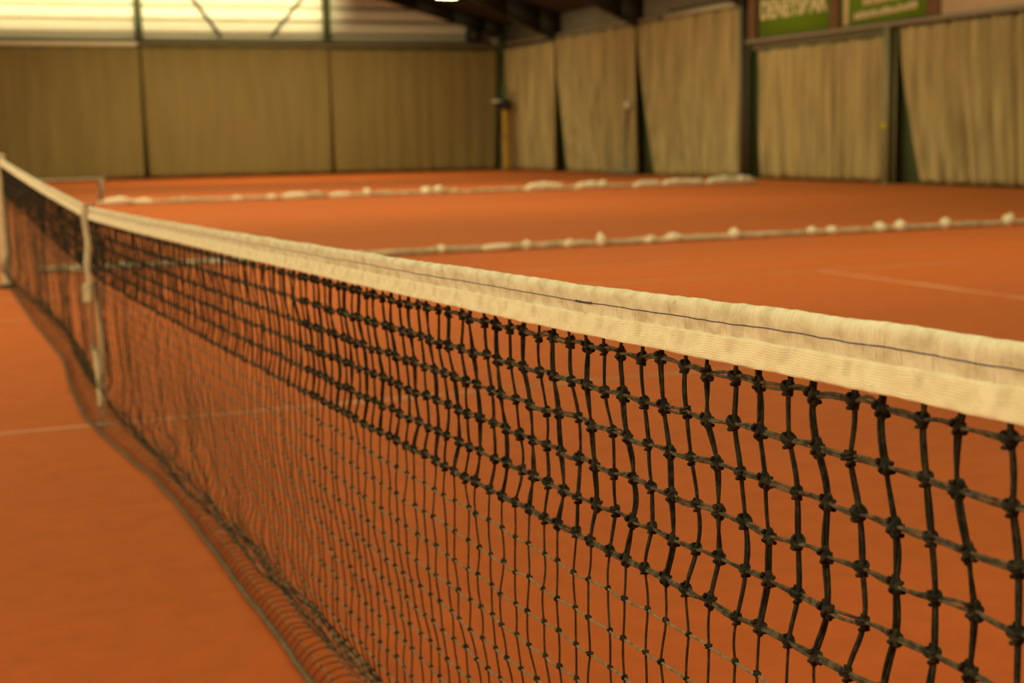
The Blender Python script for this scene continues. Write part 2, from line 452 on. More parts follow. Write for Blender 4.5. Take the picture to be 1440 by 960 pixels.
p1 = hpost(XW-0.11, 26.25, roof_z(19.4)-0.3, M['greypost'], 'tall grey-green steel post at the right wall left of the green banners', 'y', 0.15)
p2 = hpost(XW-0.10, 20.22, 3.40, M['olivepost'], 'grey-green steel post at the right wall with a small yellow marker', 'y')
q = MB(); q.box((-0.15, -0.07, 1.2), (-0.109, 0.07, 1.33))
q.build('marker', M['marker'], p2, smooth=False)

# crossing wind braces in front of the cladding
def brace(x0, z0, x1, z1, label):
    b = MB(); y = YW+0.33
    b.tubes(np.array([[(x0, y, z0), ((x0+x1)/2, y, (z0+z1)/2), (x1, y, z1)]]), 0.055, 10, (0, 1, 0), cap=True)
    return tag(b.build('wind_brace', M['rafter']), label, 'brace')
brace(6.66, 8.32, 9.25, 4.72, 'dark diagonal steel brace falling to the right before the pale cladding')
brace(12.78, 6.80, 10.98, 4.72, 'dark diagonal steel brace falling to the left before the pale cladding')

# ------------------------------------------------------------------ curtains
def curtain(label, along, fixed, a0t, a1t, a0b, a1b, ztop, zbot, pitch, amp, seed, m, bulge=0.0):
    """hanging cloth between two coordinates at its top and at its bottom edge, softly pleated"""
    n = max(40, int(abs(a1t-a0t)/pitch*7)); nz = 26
    rs = random.Random(seed)
    us = np.linspace(0, 1, n)
    ph = np.zeros(n); acc = 0
    for i in range(n):
        acc += (1 + 1.2*noise.noise(Vector((us[i]*abs(a1t-a0t)*0.9, seed*7.3, 0.5))))*abs(a1t-a0t)/n/pitch*2*PI
        ph[i] = acc
    P = np.zeros((n, nz, 3))
    for j in range(nz):
        t = j/(nz-1)                       # 0 top .. 1 bottom
        e = t**1.5
        for i in range(n):
            u = us[i]
            a = (a0t+(a1t-a0t)*u)*(1-e) + (a0b+(a1b-a0b)*u)*e
            k = (0.45+0.75*t)
            d = amp*k*(0.55+0.9*abs(noise.noise(Vector((u*abs(a1t-a0t)*0.8, seed*2.1, 5)))))*math.sin(ph[i]+0.6*math.sin(t*2+i*0.05)) + amp*0.35*k*math.sin(ph[i]*2.3+1+seed) + 0.10*t*noise.noise(Vector((u*abs(a1t-a0t)*0.55, t*1.2, seed*3.3)))
            d += bulge*math.sin(PI*t)
            zz = ztop + (zbot-ztop)*t + (0.02*math.sin(ph[i]*0.5) if j == nz-1 else 0)
            zz += -0.03*abs(math.sin(u*abs(a1t-a0t)*3.1))*(1-t)
            P[i, j] = (a, fixed+d, zz) if along == 'x' else (fixed+d, a, zz)
    b = MB().grid(P)
    o = b.build('curtain', m)
    s = o.modifiers.new('cloth', 'SOLIDIFY'); s.thickness = 0.008
    tag(o, label, 'curtain', 'court curtains hung along the hall walls')
    return o
mc, mr = M['curtain'], M['curtain_r']
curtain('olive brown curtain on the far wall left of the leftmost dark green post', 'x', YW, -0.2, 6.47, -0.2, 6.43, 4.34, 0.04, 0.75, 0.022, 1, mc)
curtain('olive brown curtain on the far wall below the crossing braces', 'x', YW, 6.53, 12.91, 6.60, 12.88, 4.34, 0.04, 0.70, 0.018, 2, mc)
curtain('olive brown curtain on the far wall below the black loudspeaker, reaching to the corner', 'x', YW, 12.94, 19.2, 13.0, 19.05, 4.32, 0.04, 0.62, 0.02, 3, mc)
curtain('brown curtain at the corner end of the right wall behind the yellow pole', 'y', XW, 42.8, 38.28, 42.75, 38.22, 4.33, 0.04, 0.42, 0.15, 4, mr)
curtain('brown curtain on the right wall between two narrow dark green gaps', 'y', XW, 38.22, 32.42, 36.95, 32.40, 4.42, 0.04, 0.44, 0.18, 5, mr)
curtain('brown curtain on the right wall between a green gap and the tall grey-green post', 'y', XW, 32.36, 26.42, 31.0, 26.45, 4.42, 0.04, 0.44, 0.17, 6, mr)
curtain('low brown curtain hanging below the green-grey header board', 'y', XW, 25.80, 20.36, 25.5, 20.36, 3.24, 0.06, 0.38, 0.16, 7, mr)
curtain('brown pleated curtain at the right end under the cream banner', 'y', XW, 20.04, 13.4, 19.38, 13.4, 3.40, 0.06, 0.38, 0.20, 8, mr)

# curtain rails, header
def rail(label, lo, hi, m, name='curtain_rail'):
    o = bevelled(MB().box(lo, hi).build(name, m, smooth=False), 0.01)
    return tag(o, label, 'rail')
rail('rail coloured pale where lit, along the top of the far curtain left of the first post', (-6, YW-0.05, 4.36), (6.4, YW+0.06, 4.50), M['raillit'])
rail('same rail coloured darker where shaded, along the far curtains below braces and loudspeaker', (6.42, YW-0.04, 4.38), (19.1, YW+0.06, 4.49), M['railshaded'])
rail('dark ledge between the pale far rail and the corrugated cladding', (-6, YW+0.30, 4.502), (19.1, YW+0.42, 4.66), M['header'], 'wall_ledge')
b = MB(); b.add([(XW-0.12, y, z) if q == 0 else (XW+0.10, y, z) for y in (26.45, 30.6) for q, z in ((0, 4.44), (1, 4.44), (1, 4.66), (0, 4.47))],
    [(0, 1, 2, 3), (7, 6, 5, 4), (0, 4, 5, 1), (1, 5, 6, 2), (2, 6, 7, 3), (3, 7, 4, 0)])
tag(b.build('curtain_rail', M['raillit'], smooth=False), 'sloping rail board with brightness painted in, over the curtain left of the tall grey-green post', 'rail')  # slope added to catch light, pale colour stands in for brightness
rail('dull rail over the far part of the right wall curtains', (XW-0.04, 31.05, 4.45), (XW+0.06, 42.6, 4.53), M['rail'])
rail('thin grey-brown rail under the banners on the right wall', (XW-0.19, 13.4, 3.42), (XW-0.06, 26.05, 3.50), M['rail'])
rail('green-grey header board above the low curtain', (XW-0.05, 20.42, 3.245), (XW+0.03, 26.0, 3.415), M['header'], 'header_board')

# ------------------------------------------------------------------ banners and the brown posts between them
BX = XW-0.13
def banner(y0, y1, z0, z1, m, label):
    r = empty('advertising_banner', (BX, (y0+y1)/2, z0)); tag(r, label, 'banner', 'banners above the right wall rail')
    h = abs(y0-y1)/2
    MB().box((-0.006, -h, 0), (0.006, h, z1-z0)).build('sheet', m, r, smooth=False)
    f = MB()
    for yy in (-h, h-0.03): f.box((-0.016, yy, 0), (-0.007, yy+0.03, z1-z0))
    for zz in (0, z1-z0-0.03): f.box((-0.016, -h+0.03, zz), (-0.007, h-0.03, zz+0.03))
    f.build('edge_batten', M['header'] if m is M['bgreen'] else m, r, smooth=False)
    return r
B1 = banner(25.50, 22.44, 3.52, 5.0, M['bgreen'], 'green banner with cream capital letters beside the tall grey-green post')
B2 = banner(22.02, 18.95, 3.52, 5.0, M['bgreen'], 'green banner with an upright cream bar and two slanting cream text lines')
B3 = banner(18.50, 13.5, 3.52, 5.0, M['bcream'], 'cream banner at the right end of the rail')
def text_mesh(s, size, width, parent, loc):
    cu = bpy.data.curves.new('t', 'FONT'); cu.body = s; cu.size = size; cu.extrude = 0.003; cu.offset = 0.022
    cu.align_x = 'LEFT'
    o = bpy.data.objects.new('t', cu); C.objects.link(o)
    bpy.context.view_layer.update()
    me = bpy.data.meshes.new_from_object(o.evaluated_get(bpy.context.evaluated_depsgraph_get()))
    bpy.data.objects.remove(o)
    xs = [v.co.x for v in me.vertices]; x0, x1 = min(xs), max(xs)
    for v in me.vertices:                      # reading direction runs towards -Y seen from the court
        x, y, zz = v.co
        v.co = (-zz, -((x-x0)/(x1-x0)*width), y)
    me.flip_normals()
    t = link('lettering', me, M['btext'], parent); t.location = loc
    return t
text_mesh('DENEYSBAR', 0.62, 2.85, B1, (-0.0125, 1.43, 0.46))
q = MB().box((-0.012, 1.24, 0.02), (-0.0065, 1.42, 1.4)); q.build('bar', M['btext'], B2, smooth=False)
def scribble(z0, y0, y1, slope, h, seed):
    rs = random.Random(seed); q = MB(); y = y0
    while y > y1:
        w = rs.uniform(0.05, 0.16); zz = z0+(y0-y)*slope
        q.box((-0.011, y-w, zz), (-0.0065, y, zz+h*rs.uniform(0.6, 1.0)))
        y -= w+rs.uniform(0.012, 0.03)
    return q
scribble(0.13, 1.02, -1.15, 0.035, 0.17, 3).build('lettering', M['btext'], B2, smooth=False)
scribble(0.42, 0.70, -1.25, 0.035, 0.16, 5).build('lettering', M['btext'], B2, smooth=False)
def bpost(y, w, label):
    o = bevelled(MB().box((BX-0.05, y-w/2, 3.505), (BX+0.05, y+w/2, 5.2)).build('timber_post', M['brown'], smooth=False), 0.01)
    tag(o, label, 'post', 'brown timber posts between the banners')
bpost(25.78, 0.36, 'brown timber post between the tall grey-green post and the lettered green banner')
bpost(22.23, 0.34, 'brown timber post between the two green banners')
bpost(18.72, 0.38, 'brown timber post between the green banner and the cream banner')

# ------------------------------------------------------------------ loudspeaker on the far wall, ceiling light
r = empty('loudspeaker', (18.28, YW-0.02, 4.61)); tag(r, 'black box loudspeaker high on the far wall near the corner', 'speaker')
bevelled(MB().box((-0.24, -0.22, 0), (0.24, 0.20, 0.46)).build('cabinet', M['black'], r, smooth=False), 0.02)
MB().box((-0.20, -0.232, 0.04), (0.20, -0.222, 0.42)).build('grille', M['darkmetal'], r, smooth=False)
MB().box((-0.04, 0.20, 0.16), (0.04, 0.38, 0.24)).build('bracket', M['darkmetal'], r, smooth=False)

LX, LY, LZ = 15.80, 38.0, 5.60
r = empty('ceiling_light', (LX-0.36, LY, LZ)); tag(r, 'short ceiling light glowing near the far corner at the top edge', 'light')
MB().box((-0.36, -0.10, 0.05), (0.36, 0.10, 0.14)).build('housing', M['housing'], r, smooth=False)
b = MB(); b.tubes(np.array([[(-0.34, 0, 0.02), (0, 0, 0.02), (0.34, 0, 0.02)]]), 0.03, 12, (0, 1, 0), cap=True); b.build('tube', M['lamp'], r)
for xx in (-0.25, 0.25):
    b = MB(); b.tubes(np.array([[(xx, 0, 0.14), (xx, 0, 0.3), (xx, 0, roof_z(LX-0.36+xx)-LZ+0.02)]]), 0.008, 6, (1, 0, 0)); b.build('hanger', M['darkmetal'], r)

# ------------------------------------------------------------------ divider-net hems lying across the hall
def lump(rx, ry, rz, seed):
    v, f = ellipsoid(rx, ry, rz, 18, 12)
    v = v.copy()
    for i in range(len(v)):
        nrm = noise.noise(Vector(v[i]/max(rx, rz)*1.7)+Vector((seed*3.1, 0, 0)))
        v[i] *= 1+0.35*nrm
    v[:, 2] = np.maximum(v[:, 2], -rz*0.8) + rz*0.8
    return v, f
def hem(y, x0, x1, r0, label, lumps, seed, mats=None):
    root = empty('divider_net_hem', ((x0+x1)/2, y, 0)); tag(root, label, 'net hem', 'hems of the divider nets')
    cx = (x0+x1)/2
    n = int((x1-x0)/0.05); xs = np.linspace(x0, x1, n)
    pth = []; rad = []
    for x in xs:
        rr = r0*(1+0.35*noise.noise(Vector((x*1.7, seed, 0)))+0.2*noise.noise(Vector((x*6, seed, 2))))
        rad.append(rr)
        pth.append((x-cx, 0.05*noise.noise(Vector((x*0.5, seed, 5))), rr*0.95))
    b = MB(); b.tubes(np.array([pth]), np.array([rad]), 10, (0, 1, 0), cap=True)
    b.build('hem_sleeve', M['hem'], root)
    b = MB()                                   # folds of dark netting dragging along the sleeve
    pth2 = [(p[0], p[1]+r0*1.3+0.02*noise.noise(Vector((p[0]*3, seed, 9))), r0*0.45) for p in pth]
    b.tubes(np.array([pth2]), np.array([[q*0.45*(1+0.5*noise.noise(Vector((x*2.5, seed, 4)))) for q, x in zip(rad, xs)]]), 8, (0, 1, 0), cap=True)
    b.build('netting_fold', M['hemdark'], root)
    for k, (x, rx, rz, white) in enumerate(lumps):
        v, f = lump(rx, min(rx, rz*1.3), rz*(1.22 if white and r0 < 0.04 else 1.0), seed+k)
        b = MB(); b.add(v+np.array((x-cx, -0.02, 0.002)), f)
        b.build('knot', M['hemwhite'] if white else M['hem'], root)
    return root
hem(7.76, 0.35, 15.5, 0.032, 'nearer white divider-net hem with knots, lying straight across the clay', [
    (0.73, .10, .035, 1), (1.12, .10, .03, 1), (2.02, .12, .032, 1), (2.2, .07, .035, 1), (3.4, .08, .03, 1),
    (4.29, .045, .042, 1), (4.9, .16, .032, 1), (5.24, .045, .042, 1), (5.74, .07, .036, 1), (6.11, .05, .058, 1), (6.70, .08, .036, 1), (6.98, .10, .045, 1),
    (7.40, .12, .036, 0), (7.76, .07, .054, 1), (8.79, .06, .044, 1), (9.05, .08, .040, 1), (9.74, .08, .048, 1), (10.02, .065, .055, 1),
    (10.68, .06, .055, 1), (11.62, .072, .064, 1), (12.7, .08, .07, 1), (13.9, .08, .07, 1)], 3)
h2 = hem(22.85, 2.6, 17.2, 0.045, 'farther white divider-net hem lying across the clay, thick bundles at its right end', [
    (2.98, .28, .085, 1), (3.45, .2, .06, 1), (4.25, .10, .06, 0), (5.3, .12, .06, 1), (6.02, .10, .06, 1), (6.50, .28, .075, 1), (6.95, .20, .08, 0),
    (7.45, .30, .06, 1), (8.05, .09, .09, 1), (8.45, .2, .06, 0), (9.35, .12, .085, 1), (9.62, .10, .10, 1), (10.0, .1, .06, 0)], 11)
def bundle(x0, x1, r0, seed):
    n = int((x1-x0)/0.03); cx = h2.location.x; pth = []; rad = []
    for i in range(n+1):
        t = i/n; x = x0+(x1-x0)*t
        e = min(1, 6*t*(x1-x0), 6*(1-t)*(x1-x0))**0.5 if 0 < t < 1 else 0.2
        rr = r0*(0.25+0.75*max(0.0, e))*(1+0.28*noise.noise(Vector((x*2.2, seed, 0)))+0.22*noise.noise(Vector((x*7, seed, 3))))
        rad.append(rr); pth.append((x-cx, -0.05, rr*0.93))
    b = MB(); b.tubes(np.array([pth]), np.array([rad]), 14, (0, 1, 0), cap=True)
    b.build('cloth_bundle', M['hemwhite'], h2)
bundle(11.62, 12.55, 0.088, 1); bundle(12.82, 13.70, 0.088, 2); bundle(14.25, 15.0, 0.078, 3); bundle(15.0, 16.1, 0.088, 4); bundle(16.12, 17.5, 0.092, 5)

# ------------------------------------------------------------------ bench beyond the far hem
r = empty('bench', (2.05, 24.2, 0)); tag(r, 'low grey bench beyond the net tape, standing behind the farther hem', 'bench')
L = 0.86
for nm, y0 in (('seat_slat', -0.19), ('seat_slat', 0.01)):
    bevelled(MB().box((-L, y0, 0.47), (L, y0+0.18, 0.50)).build(nm, M['benchseat'], r, smooth=False), 0.006)
for s in (-1, 1):
    b = MB()
    x = s*(L-0.08)
    for yy in (-0.17, 0.17): b.box((x-0.025, yy-0.025, 0), (x+0.025, yy+0.025, 0.47))
    b.box((x-0.025, -0.145, 0.42), (x+0.025, 0.145, 0.468)); b.box((x-0.02, -0.145, 0.06), (x+0.02, 0.145, 0.10))
    b.build('leg_frame', M['benchgrey'], r, smooth=False)
MB().box((-L+0.1, -0.02, 0.07), (L-0.1, 0.02, 0.10)).build('foot_rail', M['benchgrey'], r, smooth=False)

# ------------------------------------------------------------------ court brooms leaning on the right wall
# upright broom, head on the floor
r = empty('court_broom', (18.75, 32.35, 0)); tag(r, 'court broom with white ball grip standing head down before the right wall', 'broom')
b = MB().box((-0.09, -0.95, 0.06), (0.09, 0.95, 0.15), Matrix.Rotation(0.0, 4, 'Z')); bevelled(b.build('head', M['benchgrey'], r, smooth=False), 0.02)
b = MB(); rs = random.Random(4)
for k in range(90):
    y = -0.93+k*0.0207
    b.tubes(np.array([[(rs.uniform(-.05, .05), y, 0.062), (rs.uniform(-.06, .06), y+rs.uniform(-.01, .01), 0.03), (rs.uniform(-.08, .08), y+rs.uniform(-.02, .02), 0.002)]]), 0.012, 5, (0, 1, 0))
b.build('bristles', M['bristle'], r)
b = MB(); b.tubes(np.array([[(0, -0.30, 0.14), (0.1, -0.1, 0.7), (0.22, 0.02, 1.32)]]), 0.05, 12, (0, 1, 0)); b.build('handle', M['greypost'], r)
b = MB(); b.tubes(np.array([[(0.22, 0.02, 1.32), (0.235, 0.03, 1.40), (0.25, 0.04, 1.48)]]), 0.056, 12, (0, 1, 0)); b.build('sleeve', M['red'], r)
b = MB(); b.tubes(np.array([[(0.25, 0.04, 1.48), (0.28, 0.07, 1.7), (0.30, 0.09, 1.96)]]), 0.035, 12, (0, 1, 0)); b.build('upper_handle', M['darkmetal'], r)
v, f = ellipsoid(0.11, 0.11, 0.13, 20, 12); b = MB(); b.add(v+np.array((0.31, 0.10, 2.05)), f); b.build('ball_grip', M['pale'], r)
# yellow pole
r = empty('broom_pole', (18.95, 41.75, 0)); tag(r, 'yellow pole with a dark head leaning on the curtain near the corner', 'pole')
b = MB(); b.tubes(np.array([[(0, 0, 0.06), (0.0, 0.02, 1.1), (0.0, 0.08, 2.16)]]), 0.12, 12, (0, 1, 0), cap=True); b.build('pole', M['yellow'], r)
b = MB(); b.tubes(np.array([[(0.0, 0.03, 1.10), (0.0, 0.035, 1.18), (0.0, 0.04, 1.26)]]), 0.13, 12, (0, 1, 0), cap=True); b.build('band', M['red'], r)
b = MB(); b.tubes(np.array([[(-0.05, 0.30, 0.0), (-0.05, 0.30, 0.6), (-0.05, 0.28, 1.3)]]), 0.05, 10, (0, 1, 0), cap=True); b.build('side_rod', M['greypost'], r)
bevelled(MB().box((-0.16, -0.10, 2.15), (0.16, 0.28, 2.50)).build('head', M['darkmetal'], r, smooth=False), 0.03)
bevelled(MB().box((-0.30, 0.10, 2.42), (-0.12, 0.60, 2.50)).build('arm', M['pale'], r, smooth=False), 0.01)
b = MB(); b.tubes(np.array([[(0, 0.05, 2.49), (0, 0.05, 2.7), (0, 0.05, 2.95)]]), 0.07, 10, (0, 1, 0), cap=True); b.build('tip', M['greenpost'], r)

# ------------------------------------------------------------------ THE NET
net = empty('tennis_net', (0, 0, 0))
tag(net, 'black knotted tennis net with a white headband, stretched across the orange clay court', 'net')

ytab = [-6.45, -5.44, -5.25, -5.04, -4.73, -4.12, -2.68, -1.4, -0.3, 0.0, 0.3, 2.26, 4.4, 6.37]
ztab = [1.062, 1.031, 1.027, 1.020, 1.009, 0.994, 0.963, 0.938, 0.922, 0.919, 0.922, 0.962, 1.018, 1.076]
def ztop(y): return np.interp(y, ytab, ztab)
# smooth the profile a little
_yy = np.linspace(-6.6, 6.6, 2641); _zz = np.interp(_yy, ytab, ztab)
_k = np.hanning(81); _k /= _k.sum()
_zs = np.convolve(np.pad(_zz, 40, mode='edge'), _k, 'valid')
def ztop(y): return np.interp(y, _yy, _zs)
TH = 0.0525

# headband: rows along Y, a folded profile around the cable at its top
def ysteps():
    ys = [-6.40]
    while ys[-1] < 6.36:
        y = ys[-1]
        d = 0.0028 if -5.6 < y < -3.4 else (0.008 if y < -1 else 0.02)
        ys.append(y+d)
    return np.array(ys)
YS = ysteps()
def wf(t): return 0.5+2.2*t if t < 0.5 else max(0.25, 1.6-11*(t-0.5))
def wrinkle(y, t, seed):
    """outward puckering of the band: narrow upright creases"""
    v = 0.0011*noise.noise(Vector((y*38, t*1.5, seed)))+0.0007*noise.noise(Vector((y*95, t*2.5, seed+4)))
    c = noise.noise(Vector((y*22, seed+9, t*0.6)))
    v += 0.0012*max(0, 1-abs(c)*9)*(0.3+t)
    return v
def band_profile(front, t0, t1, base, name_seed, n):
    """t 0 top .. 1 bottom; the band thins from the cable down to its hem"""
    out = []
    for t in np.linspace(t0, t1, n):
        th = 0.0062 if t < 0.22 else 0.0062-0.0030*min(1, (t-0.22)/0.25)
        out.append((t, th+base))
    return out
def build_canvas():
    prof = []
    for t in np.linspace(0.66, 0.12, 9): prof.append((t, -1))
    for a in np.linspace(-1, 1, 9)[1:-1]: prof.append(('arc', a))
    for t in np.linspace(0.12, 0.66, 9): prof.append((t, 1))
    P = np.zeros((len(YS), len(prof), 3)); UV = np.zeros((len(YS), len(prof), 2))
    for i, y in enumerate(YS):
        zt = float(ztop(y)); sag = 0.0016*noise.noise(Vector((y*9, 3.3, 0)))+0.0007*noise.noise(Vector((y*60, 1.3, 0)))
        for j, (t, s) in enumerate(prof):
            if t == 'arc':
                a = s*PI/2
                w = 0.0064; h = 0.12*TH
                x = w*math.sin(a); z = zt+sag-h+h*math.cos(a)
                wr = 0.5*wrinkle(y, 0.0, 1)
                P[i, j] = (x, y, z+wr); UV[i, j] = (y, 0.2+a*0.004)
            else:
                w = 0.0066 if t < 0.2 else 0.0066-0.0030*min(1, (t-0.2)/0.38)
                P[i, j] = (s*(w+wf(t)*wrinkle(y, t, 1 if s < 0 else 20)), y, zt+sag*(1-t)-t*TH)
                UV[i, j] = (y, (0.2+t*TH) if s > 0 else (0.2-t*TH))
    # front of the net faces -X
    b = MB().grid(P)
    return b.build('headband', M['canvas'], net, uv=UV.reshape(-1, 2))
headband = build_canvas()
def build_woven(parent):
    prof = [(0.995, 1, 0.0), (0.9, 1, 1), (0.78, 1, 1), (0.66, 1, 1), (0.575, 1, 1), (0.56, 1, 0.2), (0.56, -1, 0.2), (0.575, -1, 1), (0.62, -1, 1), (0.70, -1, 1), (0.78, -1, 1), (0.86, -1, 1), (0.94, -1, 1), (0.985, -1, 0.8), (1.0, -1, 0.4), (1.005, 1, 0.2), (0.995, 1, 0.0)]
    P = np.zeros((len(YS), len(prof), 3)); UV = np.zeros((len(YS), len(prof), 2))
    for i, y in enumerate(YS):
        zt = float(ztop(y))
        up = 0.0009*noise.noise(Vector((y*30, 7.7, 0)))+0.0006*noise.noise(Vector((y*85, 2.2, 0)))
        lo = 0.0011*noise.noise(Vector((y*14, 9.9, 0)))+0.0006*noise.noise(Vector((y*60, 5.2, 0)))
        for j, (t, s, k) in enumerate(prof):
            w = 0.0034+0.0017*k+0.0046*max(0, (t-0.56)/0.44)
            e = up*(1-(t-0.56)/0.44)+lo*((t-0.56)/0.44)
            P[i, j] = (s*(w+(1.1*wrinkle(y, t, 2 if s < 0 else 30)+0.0007*math.sin((y+5.4203)/0.0432*2*PI))*k), y, zt-t*TH+e)
            UV[i, j] = (y, 0.5+s*t*TH)
    return MB().grid(P).build('woven_band', M['woven'], parent, uv=UV.reshape(-1, 2))
build_woven(headband)
# the end loops are closed by the posts; blue sewing line along the band with a short zigzag repair
b = MB(); pth = []
ys2 = np.arange(-6.3, 6.2, 0.006)
for y in ys2:
    t = 0.335+0.02*noise.noise(Vector((y*7, 4.4, 0)))+0.012*noise.noise(Vector((y*45, 8.4, 0)))
    sag = 0.0016*noise.noise(Vector((y*9, 3.3, 0)))
    w = 0.0066-0.0030*min(1, max(0, (t-0.2)/0.38))
    pth.append((-(w+wf(t)*wrinkle(y, t, 1)+0.0001), y, float(ztop(y))+sag*(1-t)-t*TH))
pth = np.array(pth)
b.tubes(pth[None], 0.00055, 6, (1, 0, 0))
zz = []
for k in range(27):
    y = -4.80+k*0.0016*1.0
    q = pth[np.argmin(abs(ys2-y))].copy(); q[1] = y; q[2] += 0.0012*(1 if k % 2 else -1); q[0] -= 0.0006
    zz.append(q)
b.tubes(np.array(zz)[None], 0.0004, 5, (1, 0, 0))
b.build('stitching', M['blue'], headband)

# ---- cords
PITCH = 0.0432
I0, I1 = -22, 273
ncol = I1-I0+1
NR = 27                                        # knot rows below the band
DR = 6                                         # rows knotted from doubled cord
idx = np.arange(I0, I1+1)
Ycol = -5.4203+idx*PITCH + np.where(idx % 2 == 0, -0.0016, 0.0016)
fold_y = [-6.4, -3.6, -3.05, -2.4, -1.87, -1.42, -0.69, -0.24, 0.2, 0.66, 2.1, 4.0, 6.3]
fold_x = [0.18, 0.175, 0.16, 0.145, 0.138, 0.118, 0.100, 0.086, 0.08, 0.085, 0.16, 0.13, 0.05]
edge_y = [-6.4, -3.2, -2.83, -2.5, -2.07, -1.55, -1.03, -0.89, -0.23, 0.19, 1.04, 1.98, 3.85, 6.06, 6.4]
edge_x = [0.062, 0.064, 0.068, 0.064, 0.067, 0.066, 0.046, 0.026, -0.025, -0.047, -0.023, 0.034, 0.013, 0.018, 0.0]
def catmull(P, n):
    P = np.array(P); Q = np.vstack([2*P[0]-P[1], P, 2*P[-1]-P[-2]])
    out = []
    for k in range(1, len(Q)-2):
        for t in np.linspace(0, 1, n, endpoint=False):
            a, b_, c, d = Q[k-1], Q[k], Q[k+1], Q[k+2]
            out.append(0.5*((2*b_)+(-a+c)*t+(2*a-5*b_+4*c-d)*t*t+(-a+3*b_-3*c+d)*t**3))
    out.append(P[-1]); return np.array(out)
SX = {1: 0, 2: 0.0006, 3: 0.004, 4: 0.006, 5: 0.0065, 6: 0.002}
SY = {1: 0, 2: -0.001, 3: -0.007, 4: -0.009, 5: -0.009, 6: -0.001}
N = np.zeros((ncol, NR+1, 3))
for k in range(ncol):
    y = Ycol[k]; zb = float(ztop(y))-TH
    xf = np.interp(y, fold_y, fold_x); xe = np.interp(y, edge_y, edge_x)
    pl = 0.020*noise.noise(Vector((y*2.4, 1.7, 0)))+0.012*noise.noise(Vector((y*6.0, 2.9, 0)))
    far = np.clip((y+4.2)/2.0, 0, 1)
    pl *= far*(0.45+0.75*np.clip((y+1.2)/1.2, 0, 1))
    s6 = 0.013+5*0.0437
    z6 = zb-s6
    cp = [(0.002, z6), (0.002+pl*0.9, z6*0.78), (0.10*xf+pl*1.6, z6*0.55), (0.12*xf+pl*1.2, z6*0.36), (xf-0.105+pl*0.5, 0.185), (xf-0.058+pl*0.4, 0.105), (xf-0.022, 0.045), (xf+0.003, 0.008),
          (xf-0.022, 0.034), (xf*0.45+xe*0.55, 0.040), (xe+0.006, 0.022), (xe, 0.007)]
    cv = catmull([(a, 0, c) for a, c in cp], 12)
    L = np.concatenate([[0], np.cumsum(np.linalg.norm(np.diff(cv, axis=0), axis=1))])
    for r in range(NR+1):
        jr = 0.0011
        if r == 0: p = np.array((0.0, y, zb+0.008))
        elif r <= DR:
            p = np.array((0.0+SX[r]+pl*0.35*(r/6.0)**2, y+SY[r]*(1-0.5*far), zb-0.013-(r-1)*0.0437))
        else:
            s = (r-DR)/(NR-DR)*L[-1]
            p = np.array((np.interp(s, L, cv[:, 0]), y, np.interp(s, L, cv[:, 2])))
            p[1] += 0.0045*noise.noise(Vector((y*3.0, r*0.55, 3)))
            lo = (1.35 if y < -1.0 else 0.6)*min(1.0, max(0.0, (r-13)/4))*min(1.0, (NR-r)/2.5)*far      # slack, crumpled folds above the ground
            p[0] += lo*(0.016*noise.noise(Vector((y*4.0, r*0.5, 21)))+0.010*noise.noise(Vector((y*11.0, r*0.9, 25))))
            p[2] += lo*0.012*noise.noise(Vector((y*7.0, r*0.6, 31)))
        if r > 0:
            if r <= 2: p[1] += -0.0012 if idx[k] % 2 == 0 else 0.0012
            p += rng.normal(0, 1, 3)*np.array((0.0012, 0.0014, 0.0011))
            p[1] += 0.002*noise.noise(Vector((idx[k]*0.9, r*0.7, 11)))
        p[2] = max(p[2], 0.0035)
        N[k, r] = p
near = Ycol < -3.5
mid = (Ycol >= -3.5) & (Ycol < -1.2)
farm = Ycol >= -1.2
RV, RH, RT, RTH = 0.0017, 0.0015, 0.00135, 0.00138

def vpaths(ks, r, m, amp):
    A = N[ks, r]; B = N[ks, r+1]
    t = np.linspace(0, 1, m)
    P = A[:, None]*(1-t)[None, :, None]+B[:, None]*t[None, :, None]
    # smooth through neighbours (Hermite) so the cord bends at the knots
    prv = N[ks, max(r-1, 0)]; nxt = N[ks, min(r+2, NR)]
    T0 = (B-prv)/2; T1 = (nxt-A)/2
    h00 = 2*t**3-3*t**2+1; h10 = t**3-2*t**2+t; h01 = -2*t**3+3*t**2; h11 = t**3-t**2
    if r >= 1:
        P = h00[None, :, None]*A[:, None]+h10[None, :, None]*T0[:, None]+h01[None, :, None]*B[:, None]+h11[None, :, None]*T1[:, None]
    bow = rng.normal(0, amp, (len(ks), 1))
    P[:, :, 1] += bow*np.sin(PI*t)[None]
    P[:, :, 0] += rng.normal(0, amp*0.6, (len(ks), 1))*np.sin(PI*t)[None]
    P[:, :, 2] = np.maximum(P[:, :, 2], 0.0025)
    return P, t
def hpaths(ks, r, m, lift):
    A = N[ks, r]; B = N[ks+1, r]
    t = np.linspace(0, 1, m)
    P = A[:, None]*(1-t)[None, :, None]+B[:, None]*t[None, :, None]
    P[:, :, 2] += (lift+rng.normal(0, 0.0008, len(ks)))[:, None]*np.sin(PI*t)[None]
    P[:, :, 0] += rng.normal(0, 0.0010, (len(ks), 1))*np.sin(PI*t)[None]
    P[:, :, 2] = np.maximum(P[:, :, 2], 0.0025)
    return P, t

